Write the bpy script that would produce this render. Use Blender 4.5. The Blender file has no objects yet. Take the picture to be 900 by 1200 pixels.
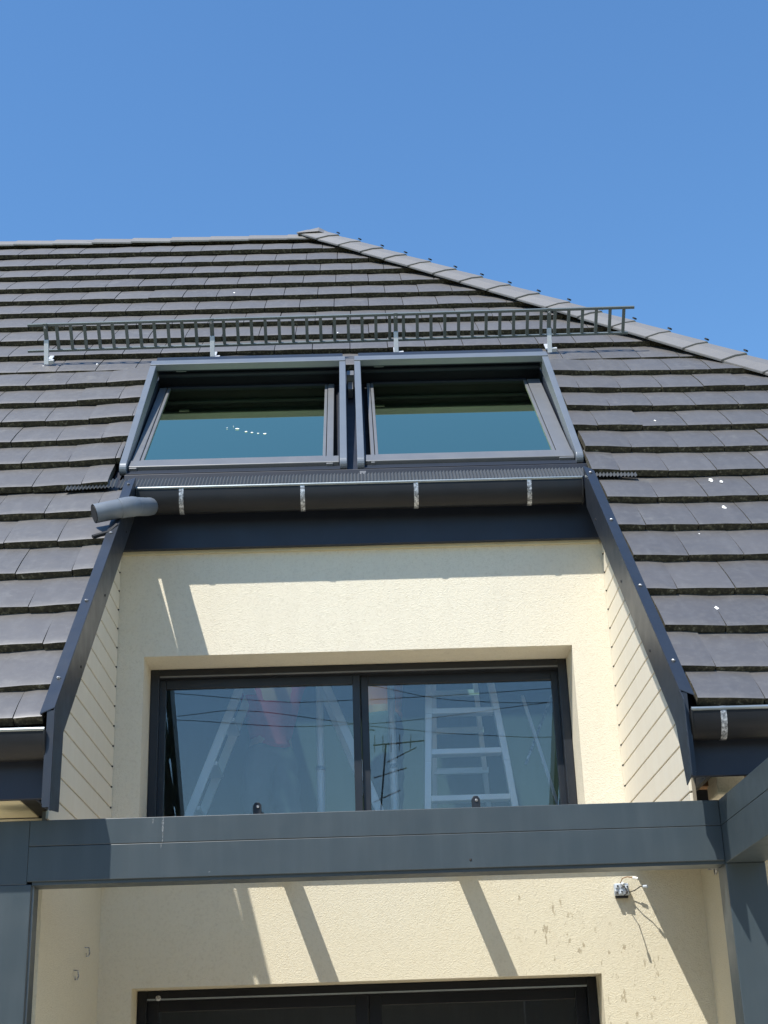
import bpy, bmesh, math, random
from mathutils import Vector, Matrix
from math import radians, sin, cos, sqrt, pi
random.seed(7)
S = bpy.context.scene
COL = S.collection
ZC = 1.6                      # eye height: all coordinates below are relative to the eye, z is lifted by ZC on building

# ------------------------------------------------------------------ camera
cam_d = bpy.data.cameras.new('camera'); cam = bpy.data.objects.new('camera', cam_d); COL.objects.link(cam)
PITCH, ROLL, YAW = radians(22.061), radians(-1.965), radians(1.2376)
cy_, sy_ = cos(YAW), sin(YAW)
fwd = Vector((sy_ * cos(PITCH), cy_ * cos(PITCH), sin(PITCH)))
rgt = Vector((cy_, -sy_, 0)); upv = rgt.cross(fwd)
r2 = cos(ROLL) * rgt + sin(ROLL) * upv; u2 = -sin(ROLL) * rgt + cos(ROLL) * upv
m = Matrix.Identity(4)
for i in range(3):
    m[i][0], m[i][1], m[i][2] = r2[i], u2[i], -fwd[i]
m[2][3] = ZC
cam.matrix_world = m
cam_d.sensor_fit = 'VERTICAL'; cam_d.sensor_height = 36; cam_d.lens = 36 * 1695.5 / 1200
cam_d.clip_start = 0.05; cam_d.clip_end = 2000
S.camera = cam

# ------------------------------------------------------------------ world, sun, exposure
SUN = Vector((-.70, -1.0, 1.8)).normalized()
w = bpy.data.worlds.new('World'); S.world = w; w.use_nodes = True
nt = w.node_tree; nt.nodes.clear()
sky = nt.nodes.new('ShaderNodeTexSky'); sky.sky_type = 'NISHITA'; sky.sun_disc = False
sky.sun_elevation = math.asin(SUN.z); sky.sun_rotation = math.atan2(SUN.x, SUN.y)
sky.air_density = 1.65; sky.dust_density = 0.0; sky.ozone_density = 10; sky.altitude = 300
bg = nt.nodes.new('ShaderNodeBackground'); bg.inputs[1].default_value = 0.124
out = nt.nodes.new('ShaderNodeOutputWorld')
hsv = nt.nodes.new('ShaderNodeHueSaturation'); hsv.inputs['Saturation'].default_value = 1.07
nt.links.new(sky.outputs[0], hsv.inputs['Color']); nt.links.new(hsv.outputs[0], bg.inputs[0]); nt.links.new(bg.outputs[0], out.inputs[0])
sl = bpy.data.lights.new('sun', 'SUN'); sl.energy = 4.6; sl.angle = radians(0.5); sl.color = (1, .955, .88)
so = bpy.data.objects.new('sun', sl); COL.objects.link(so)
so.rotation_euler = SUN.to_track_quat('Z', 'Y').to_euler(); so.location = (-8, -10, 20)
S.view_settings.view_transform = 'Standard'; S.view_settings.look = 'None'
S.view_settings.exposure = 0.55; S.view_settings.gamma = 1.0
S.cycles.max_bounces = 8; S.cycles.transparent_max_bounces = 16

# ------------------------------------------------------------------ materials
def new_mat(name):
    mt = bpy.data.materials.new(name); mt.use_nodes = True
    n = mt.node_tree; b = n.nodes['Principled BSDF']; return mt, n, b
def L(n, a, b): n.links.new(a, b)
def nd(n, t, **k):
    x = n.nodes.new(t)
    for a, b in k.items(): setattr(x, a, b)
    return x
def ramp(n, fac, stops):
    r = nd(n, 'ShaderNodeValToRGB'); e = r.color_ramp.elements
    e[0].position, e[0].color = stops[0][0], (*stops[0][1], 1)
    e[1].position, e[1].color = stops[-1][0], (*stops[-1][1], 1)
    for p, c in stops[1:-1]:
        q = e.new(p); q.color = (*c, 1)
    L(n, fac, r.inputs[0]); return r.outputs[0]
def noise(n, scale, detail=4, rough=.55, vec=None, dist=0):
    x = nd(n, 'ShaderNodeTexNoise'); x.inputs['Scale'].default_value = scale
    x.inputs['Detail'].default_value = detail; x.inputs['Roughness'].default_value = rough; x.inputs['Distortion'].default_value = dist
    if vec is None: vec = nd(n, 'ShaderNodeNewGeometry').outputs['Position']
    L(n, vec, x.inputs['Vector']); return x.outputs['Fac']
def mixc(n, fac, a, b, mode='MIX'):
    x = nd(n, 'ShaderNodeMix', data_type='RGBA', blend_type=mode)
    for sock, v in ((x.inputs[0], fac), (x.inputs[6], a), (x.inputs[7], b)):
        if hasattr(v, 'is_output'): L(n, v, sock)
        elif isinstance(v, (int, float)): sock.default_value = v
        else: sock.default_value = (*v, 1)
    return x.outputs[2]
def mth(n, op, a, b=None, c=None):
    x = nd(n, 'ShaderNodeMath', operation=op)
    for i, v in enumerate((a, b, c)):
        if v is None: continue
        if hasattr(v, 'is_output'): L(n, v, x.inputs[i])
        else: x.inputs[i].default_value = v
    return x.outputs[0]
def bump(n, b, h, strength, dist):
    x = nd(n, 'ShaderNodeBump'); x.inputs['Strength'].default_value = strength; x.inputs['Distance'].default_value = dist
    L(n, h, x.inputs['Height']); L(n, x.outputs[0], b.inputs['Normal'])
def scaled(n, sx, sy, sz):
    g = nd(n, 'ShaderNodeNewGeometry'); v = nd(n, 'ShaderNodeVectorMath', operation='MULTIPLY')
    L(n, g.outputs['Position'], v.inputs[0]); v.inputs[1].default_value = (sx, sy, sz); return v.outputs[0]

def paint(name, col, rough=.4, var=.12, metallic=0, spec=.5, grain=300, bumpd=.0004, streak=.15):
    mt, n, b = new_mat(name)
    f = noise(n, 3.1, 6, .6)
    c = mixc(n, f, tuple(x * (1 - var) for x in col), tuple(x * (1 + var) for x in col))
    st = noise(n, 1, 5, .6, scaled(n, 14, 14, 1.6))
    c = mixc(n, mth(n, 'MULTIPLY', ramp(n, st, [(.45, (0, 0, 0)), (.75, (1, 1, 1))]), streak), c, tuple(min(1, x * 1.6 + .03) for x in col))
    L(n, c, b.inputs['Base Color'])
    L(n, mth(n, 'MULTIPLY_ADD', noise(n, 9, 5), .25, rough - .12), b.inputs['Roughness'])
    b.inputs['Metallic'].default_value = metallic; b.inputs['Specular IOR Level'].default_value = spec
    bump(n, b, noise(n, grain, 2), .25, bumpd)
    return mt

# cream roughcast
def render_mat():
    mt, n, b = new_mat('cream_roughcast')
    g = nd(n, 'ShaderNodeNewGeometry'); sep = nd(n, 'ShaderNodeSeparateXYZ'); L(n, g.outputs['Position'], sep.inputs[0])
    big = noise(n, 1.3, 5, .6)
    c = mixc(n, big, (.69, .635, .505), (.74, .69, .56))
    fine = noise(n, 60, 5, .7)
    c = mixc(n, ramp(n, fine, [(.3, (0, 0, 0)), (.5, (1, 1, 1))]), (.64, .585, .46), c)
    # runs of dirt in the lower wall on the right
    x, z = sep.outputs[0], sep.outputs[2]
    mx = mth(n, 'MULTIPLY', mth(n, 'SMOOTH_MIN', mth(n, 'GREATER_THAN', x, .62), 1, .1), mth(n, 'LESS_THAN', x, 1.6))
    mz = mth(n, 'MULTIPLY', mth(n, 'GREATER_THAN', z, ZC + .2), mth(n, 'LESS_THAN', z, ZC + 1.05))
    sp = noise(n, 1, 3, .6, scaled(n, 26, 26, 11))
    area = noise(n, 2.4, 2, .5)
    spot = mth(n, 'MULTIPLY', ramp(n, sp, [(.60, (0, 0, 0)), (.64, (1, 1, 1))]), ramp(n, area, [(.36, (0, 0, 0)), (.5, (1, 1, 1))]))
    spot = mth(n, 'MULTIPLY', mth(n, 'MULTIPLY', spot, mth(n, 'MULTIPLY', mx, mz)), .62)
    c = mixc(n, spot, c, (.30, .245, .16))
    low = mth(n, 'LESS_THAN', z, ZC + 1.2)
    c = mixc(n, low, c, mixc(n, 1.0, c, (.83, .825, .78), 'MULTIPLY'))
    blot = noise(n, .9, 6, .65, None, .6)
    c = mixc(n, mth(n, 'MULTIPLY', ramp(n, blot, [(.42, (0, 0, 0)), (.66, (1, 1, 1))]), .16), c, (.60, .55, .45))
    # faint grey runs under the fascia and window heads
    st = noise(n, 1, 4, .6, scaled(n, 9, 9, .8))
    c = mixc(n, mth(n, 'MULTIPLY', ramp(n, st, [(.5, (0, 0, 0)), (.75, (1, 1, 1))]), .12), c, (.5, .46, .38))
    L(n, c, b.inputs['Base Color']); b.inputs['Roughness'].default_value = .95
    b.inputs['Specular IOR Level'].default_value = .15
    v = nd(n, 'ShaderNodeTexVoronoi'); v.inputs['Scale'].default_value = 170; L(n, g.outputs['Position'], v.inputs['Vector'])
    h = mth(n, 'ADD', noise(n, 130, 5, .75), mth(n, 'MULTIPLY', v.outputs['Distance'], .5))
    bump(n, b, h, .75, .0045)
    return mt

def tile_mat(name, lo, hi, spread=.42):
    mt, n, b = new_mat(name)
    oi = nd(n, 'ShaderNodeObjectInfo')
    f = noise(n, 2.2, 5, .6)
    c = mixc(n, f, lo, hi)
    rr = mth(n, 'MULTIPLY_ADD', oi.outputs['Random'], spread, 1 - spread / 2)
    hs = nd(n, 'ShaderNodeHueSaturation'); L(n, c, hs.inputs['Color']); L(n, rr, hs.inputs['Value']); c = hs.outputs[0]
    tint = mth(n, 'FRACT', mth(n, 'MULTIPLY', oi.outputs['Random'], 17.3))
    c = mixc(n, mth(n, 'MULTIPLY', tint, .35), c, mixc(n, .5, c, (.065, .05, .04)))
    d = noise(n, 30, 6, .7)
    c = mixc(n, mth(n, 'MULTIPLY', ramp(n, d, [(.5, (0, 0, 0)), (.72, (1, 1, 1))]), .35), c, (.12, .115, .105))
    st = noise(n, 1, 5, .6, scaled(n, 20, 3, 3))
    c = mixc(n, mth(n, 'MULTIPLY', ramp(n, st, [(.5, (0, 0, 0)), (.7, (1, 1, 1))]), .22), c, (.11, .107, .104))
    li = noise(n, 5.5, 7, .72)
    c = mixc(n, mth(n, 'MULTIPLY', ramp(n, li, [(.58, (0, 0, 0)), (.70, (1, 1, 1))]), .5), c, (.13, .125, .11))
    L(n, c, b.inputs['Base Color'])
    L(n, mth(n, 'MULTIPLY_ADD', noise(n, 14, 5), .12, .47), b.inputs['Roughness'])
    b.inputs['Specular IOR Level'].default_value = 1.0; b.inputs['IOR'].default_value = 1.7
    bump(n, b, noise(n, 160, 5, .7), .35, .0015)
    return mt

def moss_mat():
    mt, n, b = new_mat('mossy_tile_edge')
    a = noise(n, 45, 6, .7)
    c = ramp(n, a, [(.3, (.018, .016, .012)), (.52, (.05, .045, .028)), (.62, (.12, .11, .07)), (.74, (.42, .41, .36))])
    L(n, c, b.inputs['Base Color']); b.inputs['Roughness'].default_value = .95
    bump(n, b, a, .8, .004); return mt

def glass_mat(name, tint, power=4, base=.0, ior=1.5, refl=(.93, .98, 1)):
    mt = bpy.data.materials.new(name); mt.use_nodes = True; n = mt.node_tree; n.nodes.clear()
    o = nd(n, 'ShaderNodeOutputMaterial'); tr = nd(n, 'ShaderNodeBsdfTransparent'); gl = nd(n, 'ShaderNodeBsdfGlossy')
    tr.inputs[0].default_value = (*tint, 1); gl.inputs['Roughness'].default_value = .0; gl.inputs[0].default_value = (*refl, 1)
    fr = nd(n, 'ShaderNodeFresnel'); fr.inputs[0].default_value = ior
    f = mth(n, 'SUBTRACT', 1, mth(n, 'POWER', mth(n, 'SUBTRACT', 1, fr.outputs[0]), power))
    f = mth(n, 'MINIMUM', mth(n, 'ADD', f, base), 1)
    bp = nd(n, 'ShaderNodeBump'); bp.inputs['Strength'].default_value = .02; bp.inputs['Distance'].default_value = .002
    L(n, noise(n, 3, 2, .4), bp.inputs['Height']); L(n, bp.outputs[0], gl.inputs['Normal'])
    mx = nd(n, 'ShaderNodeMixShader'); L(n, f, mx.inputs[0]); L(n, tr.outputs[0], mx.inputs[1]); L(n, gl.outputs[0], mx.inputs[2])
    L(n, mx.outputs[0], o.inputs[0]); return mt

def zinc_mat():
    mt, n, b = new_mat('galvanised_strap')
    a = noise(n, 70, 4, .7)
    c = ramp(n, a, [(.35, (.10, .10, .105)), (.5, (.32, .33, .34)), (.62, (.62, .63, .64))])
    L(n, c, b.inputs['Base Color']); b.inputs['Metallic'].default_value = .6; b.inputs['Roughness'].default_value = .45; return mt

M = dict(
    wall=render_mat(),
    tile=tile_mat('dark_concrete_tile', (.038, .0345, .0325), (.054, .0495, .046)),
    hip=tile_mat('weathered_ridge_tile', (.125, .117, .105), (.165, .155, .138), .2),
    moss=moss_mat(),
    under=paint('roofing_underlay', (.02, .02, .022), .9, spec=.1),
    anth=paint('anthracite_aluminium', (.036, .050, .058), .42, .10, spec=.5, streak=.16),
    flash=paint('anthracite_flashing', (.028, .034, .045), .38, .12, metallic=.25, streak=.12),
    navy=paint('dark_navy_board', (.010, .014, .026), .5, .15, streak=.05),
    gutter=paint('dark_zinc_gutter', (.010, .0105, .012), .42, .2, metallic=.1, spec=.35, streak=.04),
    lip=paint('pale_lip_highlight', (.26, .30, .32), .35, .15, metallic=.6),  # pale metal: the highlight along the gutter edge is in its colour
    frame=paint('window_frame_black', (.012, .0145, .019), .38, .1, streak=.03),
    sky_frame=paint('skylight_aluminium', (.15, .168, .19), .36, .06, metallic=.2, streak=.06),
    sky_sash=paint('skylight_sash_grey', (.165, .17, .178), .42, .06, metallic=.3, streak=.06),
    sky_inner=paint('skylight_inner_dark', (.012, .018, .030), .6, .1, spec=.25, streak=.0),
    comb=paint('pleated_lead_apron', (.085, .092, .098), .5, .1, metallic=.3),
    pipe=paint('grey_plastic_pipe', (.135, .155, .18), .45, .1, streak=.15),
    guard=paint('painted_guard_steel', (.13, .155, .155), .45, .2, metallic=.3),
    zinc=zinc_mat(),
    clad=paint('cream_cladding', (.74, .675, .545), .55, .04, spec=.3, streak=.10),
    groove=paint('cladding_backing', (.22, .19, .14), .9),
    black=paint('black_rubber', (.01, .01, .011), .6),
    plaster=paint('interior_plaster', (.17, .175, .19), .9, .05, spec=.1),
    floor=paint('interior_floor', (.30, .27, .24), .7, .1),
    alu=paint('ladder_aluminium', (.82, .85, .87), .4, .08, metallic=.1),
    white=paint('white_dropping', (.85, .84, .80), .8, .05),
    soffit=paint('soffit_board', (.55, .50, .34), .7, .08),
    brown=paint('raw_timber', (.25, .14, .07), .8, .2),
    skin=paint('skin', (.52, .30, .22), .55, .08, streak=0),
    trousers=paint('grey_work_trousers', (.16, .18, .20), .9, .25, spec=.1),
    shirt_coral=paint('coral_cotton', (.88, .34, .20), .9, .1, spec=.1),
    shirt_red=paint('dark_red_cotton', (.50, .10, .16), .9, .1, spec=.1),
    hair=paint('brown_hair', (.05, .03, .02), .7),
    termin=paint('terminal_plastic', (.45, .50, .55), .5, .1),
    wire=paint('dark_cable', (.02, .02, .02), .6),
    strap=paint('bright_steel_strap', (.50, .52, .54), .45, .15, metallic=.2, streak=.1),
    shaded_frame=paint('patio_door_shaded', (.004, .005, .007), .38, .1, spec=.3, streak=.02),  # darker copy of the window frame, shade under the beam put into the colour
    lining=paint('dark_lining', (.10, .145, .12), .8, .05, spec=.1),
    patio=paint('pale_paving', (.58, .50, .38), .85, .12, spec=.2),
    brick=paint('neighbour_plaster', (.10, .09, .08), .9, .1),
    redroof=paint('neighbour_roof', (.14, .06, .04), .85, .2),
    door_glass=glass_mat('window_glass', (.92, .94, .95), 2.0, .0, refl=(1, .95, .92)),
    roof_glass=glass_mat('skylight_glass', (.62, .82, .72), 4, .23, refl=(.90, 1, .66)),
)

# ------------------------------------------------------------------ mesh helpers
K = sqrt(.5)
def RP(u, v, w): return (u, v * K - w * K, v * K - 4.5 + w * K)     # roof frame: across, up the slope, off the slope
def ID(x, y, z): return (x, y, z)

class MB:
    def __init__(s, tf=ID): s.v = []; s.f = []; s.mi = []; s.tf = tf; s.cur = 0; s.sm = False
    def add(s, pts, faces, tf=None):
        t = tf or s.tf; o = len(s.v); s.v += [t(*p) for p in pts]
        for f in faces: s.f.append([o + i for i in f]); s.mi.append(s.cur)
    def box(s, x0, x1, y0, y1, z0, z1):
        x0, x1 = sorted((x0, x1)); y0, y1 = sorted((y0, y1)); z0, z1 = sorted((z0, z1))
        p = [(x0, y0, z0), (x1, y0, z0), (x1, y1, z0), (x0, y1, z0), (x0, y0, z1), (x1, y0, z1), (x1, y1, z1), (x0, y1, z1)]
        s.add(p, [(3, 2, 1, 0), (4, 5, 6, 7), (0, 1, 5, 4), (1, 2, 6, 5), (2, 3, 7, 6), (3, 0, 4, 7)]); return s
    def prism(s, poly, axis, a, b):
        """poly: 2D outline extruded from a to b along axis 'x','y' or 'z'"""
        n = len(poly)
        f = {'x': lambda p, q, t: (t, p, q), 'y': lambda p, q, t: (p, t, q), 'z': lambda p, q, t: (p, q, t)}[axis]
        pts = [f(p, q, a) for p, q in poly] + [f(p, q, b) for p, q in poly]
        s.add(pts, [tuple(range(n)), tuple(range(2 * n - 1, n - 1, -1))] + [(i + n, (i + 1) % n + n, (i + 1) % n, i) for i in range(n)]); return s
    def tube(s, path, r, seg=12, cap=True, open_end=False):
        path = [Vector(p) for p in path]; rings = []
        prev = None
        for i, p in enumerate(path):
            d = (path[min(i + 1, len(path) - 1)] - path[max(i - 1, 0)]).normalized()
            if prev is None:
                a = Vector((0, 0, 1)) if abs(d.z) < .9 else Vector((1, 0, 0)); n1 = d.cross(a).normalized()
            else: n1 = (prev - d * prev.dot(d)).normalized()
            prev = n1; n2 = d.cross(n1)
            sc = 1.0
            if 0 < i < len(path) - 1:
                c = (path[i + 1] - p).normalized().dot((p - path[i - 1]).normalized()); sc = 1 / max(.6, sqrt((1 + c) / 2))
            rr = r[i] if isinstance(r, (list, tuple)) else r
            rings.append([tuple(p + n1 * cos(2 * pi * k / seg) * rr * (sc if 1 else 1) + n2 * sin(2 * pi * k / seg) * rr) for k in range(seg)])
        pts = [q for rg in rings for q in rg]; fs = []
        for i in range(len(path) - 1):
            for k in range(seg):
                fs.append((i * seg + k, i * seg + (k + 1) % seg, (i + 1) * seg + (k + 1) % seg, (i + 1) * seg + k))
        if cap: fs += [tuple(range(seg - 1, -1, -1))] + ([] if open_end else [tuple((len(path) - 1) * seg + k for k in range(seg))])
        s.add(pts, fs, ID if s.tf is ID else None); return s
    def ball(s, c, r, seg=8, sx=1, sy=1, sz=1):
        pts = []; rings = seg // 2
        for i in range(1, rings):
            for k in range(seg):
                t = pi * i / rings; p = 2 * pi * k / seg
                pts.append((c[0] + r * sx * sin(t) * cos(p), c[1] + r * sy * sin(t) * sin(p), c[2] + r * sz * cos(t)))
        n = len(pts); pts += [(c[0], c[1], c[2] + r * sz), (c[0], c[1], c[2] - r * sz)]
        fs = [(n, k, (k + 1) % seg) for k in range(seg)] + [(n + 1, (rings - 2) * seg + (k + 1) % seg, (rings - 2) * seg + k) for k in range(seg)]
        for i in range(rings - 2):
            for k in range(seg): fs.append((i * seg + k, (i + 1) * seg + k, (i + 1) * seg + (k + 1) % seg, i * seg + (k + 1) % seg))
        s.add(pts, fs); return s
    def build(s, name, mats, parent=None, bevel=0, smooth=False, label=None, kind=None):
        xs = [p[0] for p in s.v]; ys = [p[1] for p in s.v]; zs = [p[2] for p in s.v]
        o0 = Vector(((min(xs) + max(xs)) / 2, (min(ys) + max(ys)) / 2, min(zs)))
        me = bpy.data.meshes.new(name)
        me.from_pydata([tuple(Vector(p) - o0) for p in s.v], [], s.f)
        if not isinstance(mats, (list, tuple)): mats = [mats]
        for mt in mats: me.materials.append(mt)
        for p, i in zip(me.polygons, s.mi): p.material_index = i
        bm = bmesh.new(); bm.from_mesh(me); bmesh.ops.recalc_face_normals(bm, faces=bm.faces)
        if bevel:
            es = [e for e in bm.edges if len(e.link_faces) == 2 and e.calc_face_angle(0) > .5]
            bmesh.ops.bevel(bm, geom=es, offset=bevel, segments=2, profile=.5, affect='EDGES', clamp_overlap=True)
        bm.to_mesh(me); bm.free()
        if smooth:
            for p in me.polygons: p.use_smooth = True
            me.set_sharp_from_angle(angle=radians(35))
        return place(me, name, o0 + Vector((0, 0, ZC)), parent, label, kind)

ORG = {}
def place(me, name, org, parent=None, label=None, kind=None):
    o = bpy.data.objects.new(name, me); COL.objects.link(o)
    ORG[o.name] = Vector(org)
    if parent: o.parent = parent; o.location = Vector(org) - ORG[parent.name]
    else: o.location = org
    if label: o['label'] = label
    if kind: o['kind'] = kind
    return o
def empty(name, p, label=None, cat=None, group=None, parent=None):
    e = place(None, name, Vector(p) + Vector((0, 0, ZC)), parent); e.empty_display_size = .2
    return tag(e, label, cat, group)
def tag(o, label=None, cat=None, group=None, kind=None):
    if label: o['label'] = label
    if cat: o['category'] = cat
    if group: o['group'] = group
    if kind: o['kind'] = kind
    return o

# ------------------------------------------------------------------ ground and surroundings
gb = MB(); gb.add([(-300, -300, -1.6), (300, -300, -1.6), (300, 300, -1.6), (-300, 300, -1.6)], [(0, 1, 2, 3)])
def grass_mat():
    mt, n, b = new_mat('lawn')
    L(n, ramp(n, noise(n, 4, 6, .7), [(.3, (.045, .075, .02)), (.7, (.10, .13, .045))]), b.inputs['Base Color']); b.inputs['Roughness'].default_value = .9
    bump(n, b, noise(n, 60, 4), .6, .02); return mt
tag(gb.build('ground', grass_mat()), kind='structure')
pb = MB(); pb.box(-9, 9, -2.5, 9, -1.62, -1.596)
tag(pb.build('patio', M['patio']), kind='structure')

# ------------------------------------------------------------------ the house
D = 8.112                                   # facade plane
house = empty('house', (0, D, -1.6), 'cream rendered house with a dark tiled hipped roof, two skylights and dark framed windows', 'house')

def wall_grid(xs, zs, solid, y0, y1, name, mat, parent):
    b = MB(); nx, nz = len(xs) - 1, len(zs) - 1
    idx = {}
    def V(i, j, y):
        k = (i, j, y)
        if k not in idx: idx[k] = len(b.v); b.v.append((xs[i], y, zs[j]))
        return idx[k]
    def F(*q): b.f.append(list(q)); b.mi.append(0)
    S_ = lambda i, j: 0 <= i < nx and 0 <= j < nz and solid(i, j)
    for i in range(nx):
        for j in range(nz):
            if not S_(i, j): continue
            F(V(i, j, y0), V(i + 1, j, y0), V(i + 1, j + 1, y0), V(i, j + 1, y0))
            F(V(i, j, y1), V(i, j + 1, y1), V(i + 1, j + 1, y1), V(i + 1, j, y1))
            if not S_(i - 1, j): F(V(i, j, y0), V(i, j + 1, y0), V(i, j + 1, y1), V(i, j, y1))
            if not S_(i + 1, j): F(V(i + 1, j, y0), V(i + 1, j, y1), V(i + 1, j + 1, y1), V(i + 1, j + 1, y0))
            if not S_(i, j - 1): F(V(i, j, y0), V(i, j, y1), V(i + 1, j, y1), V(i + 1, j, y0))
            if not S_(i, j + 1): F(V(i, j + 1, y0), V(i + 1, j + 1, y0), V(i + 1, j + 1, y1), V(i, j + 1, y1))
    return b.build(name, mat, parent)
xs = [-1.55, -1.257, -1.246, 1.246, 1.257, 1.55, 1.95]
zs = [-1.6, -1.5, .586, 1.235, 1.35, 2.42, 3.36]
def solid(i, j):
    if i == 5 and j >= 3: return False
    if j == 1 and 1 <= i <= 3: return False
    if j == 4 and i == 2: return False
    return True
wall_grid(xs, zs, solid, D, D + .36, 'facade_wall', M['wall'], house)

# side blocks of the ground floor
b = MB(); b.prism([(-7, 6.62), (-1.437, 6.62), (-1.437, 8.52), (-1.75, 8.52), (-1.75, 6.92), (-7, 6.92)], 'z', -1.6, 1.228)
b.build('side_wall', M['wall'], house, label='shaded cream side wall at the left under the eave')
b = MB(); b.prism([(1.850, 7.0), (6.1, 7.0), (6.1, 7.3), (2.15, 7.3), (2.15, 8.52), (1.850, 8.52)], 'z', -1.6, 1.216)
b.build('side_wall', M['wall'], house, label='cream side wall at the right behind the post')
# remaining outer walls
b = MB(); b.box(-7, -6.7, 6.92, 19.0, -1.6, 1.2); b.box(5.8, 6.1, 7.3, 19.0, -1.6, 1.2); b.box(-7, 6.1, 19.003, 19.3, -1.6, 1.2)
b.build('rear_wall', M['wall'], house)

# soffits
for i, (a, c) in enumerate(((6.132, 6.285), (6.29, 6.445), (6.45, 6.617))):
    b = MB(); b.box(-7, -1.47, a, c, 1.232, 1.25); b.build('soffit_board', M['soffit'], house, .002)
b = MB(); b.box(-1.50, -1.405, 6.13, 6.64, 1.237, 1.249); b.build('eave_shade_filler', M['black'], house)  # black filler added to darken the gap beside the left cheek
b = MB(); b.box(1.52, 6.0, 6.13, 7.4, 1.425, 1.435); b.box(1.50, 1.52, 6.13, 8.0, 1.25, 1.42); b.build('eave_shade_filler', M['black'], house)  # black sheets stand in for the shade inside the open right eave
b = MB(); b.box(2.3, 6.0, 6.14, 6.98, 1.225, 1.245); b.build('soffit_board', M['soffit'], house, .002)
b = MB(); b.box(1.60, 1.73, 6.50, 6.70, 1.22, 1.33); b.build('wall_plate_block', M['wall'], house, .01, label='small cream block in the dark gap under the right eave')
b = MB(); b.box(1.56, 5.9, 6.66, 6.74, 1.29, 1.42); b.build('rafter', M['brown'], house, .004)

# cheeks with cream cladding
def cheek(sx, X, yfront):
    b = MB(); t = .028 * sx
    b.prism([(8.105, 1.15), (yfront, 1.15), (yfront, max(1.3, yfront - 4.66)), (8.105, 8.105 - 4.66)], 'x', X + .012 * sx, X + t)
    side = b.build('cheek_wall', M['groove'], house, label=('left' if sx < 0 else 'right') + ' cheek of the recess, clad in cream boards')
    z = 2.70 + 6 * .1155 if sx < 0 else 2.62 + 7 * .1155
    nb = MB()
    while z > 1.16:
        z0, z1 = max(1.148, z - .1155 + .0042), z - .0042
        if z1 - z0 > .02:
            ya, yb = max(yfront, z0 + 4.70), max(yfront, z1 + 4.70)
            if ya < 8.10:
                q = MB(); x0, x1 = X, X + .013 * sx
                poly = [(8.108, z0), (ya, z0)] + ([(yfront, yfront - 4.70)] if ya == yfront and yb > yfront and yfront - 4.7 > z0 + .005 else []) + [(min(yb, 8.10), z1), (8.108, z1)]
                q.prism(poly, 'x', x0, x1)
                q.build('cladding_board', M['clad'], side, .002)
                nb.ball((X - .001 * sx, 8.075, z0 - .004), .006, 6)
        z -= .1155
    o = nb.build('board_nails', M['black'], side); o['kind'] = 'stuff'
cheek(-1, -1.400, 6.49); cheek(1, 1.472, 6.49)
for x in (-1.428, 1.480):
    b = MB(); b.prism([(6.14, 1.40), (6.485, 1.40), (6.485, 1.83), (6.14, 1.47)], 'x', x, x + .02); b.build('sun_block_plate', M['black'], house)  # added black plates that stop slivers of sun behind the flashing

# ------------------------------------------------------------------ roof
def hipu(y): return -.316 + (12.85 - y) / 1.04
def slab(b, pts, w0, w1):       # pts in (u,v)
    n = len(pts)
    b.add([(u, v, w0) for u, v in pts] + [(u, v, w1) for u, v in pts], [tuple(range(n)), tuple(range(2 * n - 1, n - 1, -1))] + [(i, (i + 1) % n, (i + 1) % n + n, i + n) for i in range(n)])
hv = lambda v: hipu(v * K)
VR = 18.12
b = MB(RP)
slab(b, [(-7, 8.42), (-1.35, 8.42), (-1.35, 11.15), (-7, 11.15)], -.06, -.09)
slab(b, [(-7, 11.15), (-1.335, 11.15), (-1.335, 13.12), (-7, 13.12)], -.06, -.09)
slab(b, [(-.16, 11.15), (.12, 11.15), (.12, 13.12), (-.16, 13.12)], -.06, -.09)
slab(b, [(1.42, 8.42), (hv(8.42), 8.42), (hv(11.15), 11.15), (1.42, 11.15)], -.06, -.09)
slab(b, [(1.27, 11.15), (hv(11.15), 11.15), (hv(13.12), 13.12), (1.27, 13.12)], -.06, -.09)
slab(b, [(-7, 13.12), (hv(13.12), 13.12), (hv(VR), VR), (-7, VR)], -.06, -.09)
slab(b, [(-1.335, 11.15), (1.27, 11.15), (1.27, 11.44), (-1.335, 11.44)], -.061, -.09)
roof = b.build('roof', M['under'], house, label='dark tiled roof slope with a hip falling to the right')
# far slopes of the hipped roof
R0 = (-.316, 12.85, 8.27); E1 = (hipu(5.98), 5.98, 1.40); E2 = (hipu(5.98), 19.7, 1.40)
b = MB(); b.add([R0, E1, E2], [(0, 1, 2)]); b.add([(-7, 12.85, 8.27), R0, E2, (-7, 19.7, 1.40)], [(0, 1, 2, 3)])
b.add([(-7, 5.98, 1.38), (-7, 12.85, 8.27), (-7, 19.7, 1.40)], [(0, 1, 2)])
b.build('far_roof_slope', M['tile'], roof)

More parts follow.
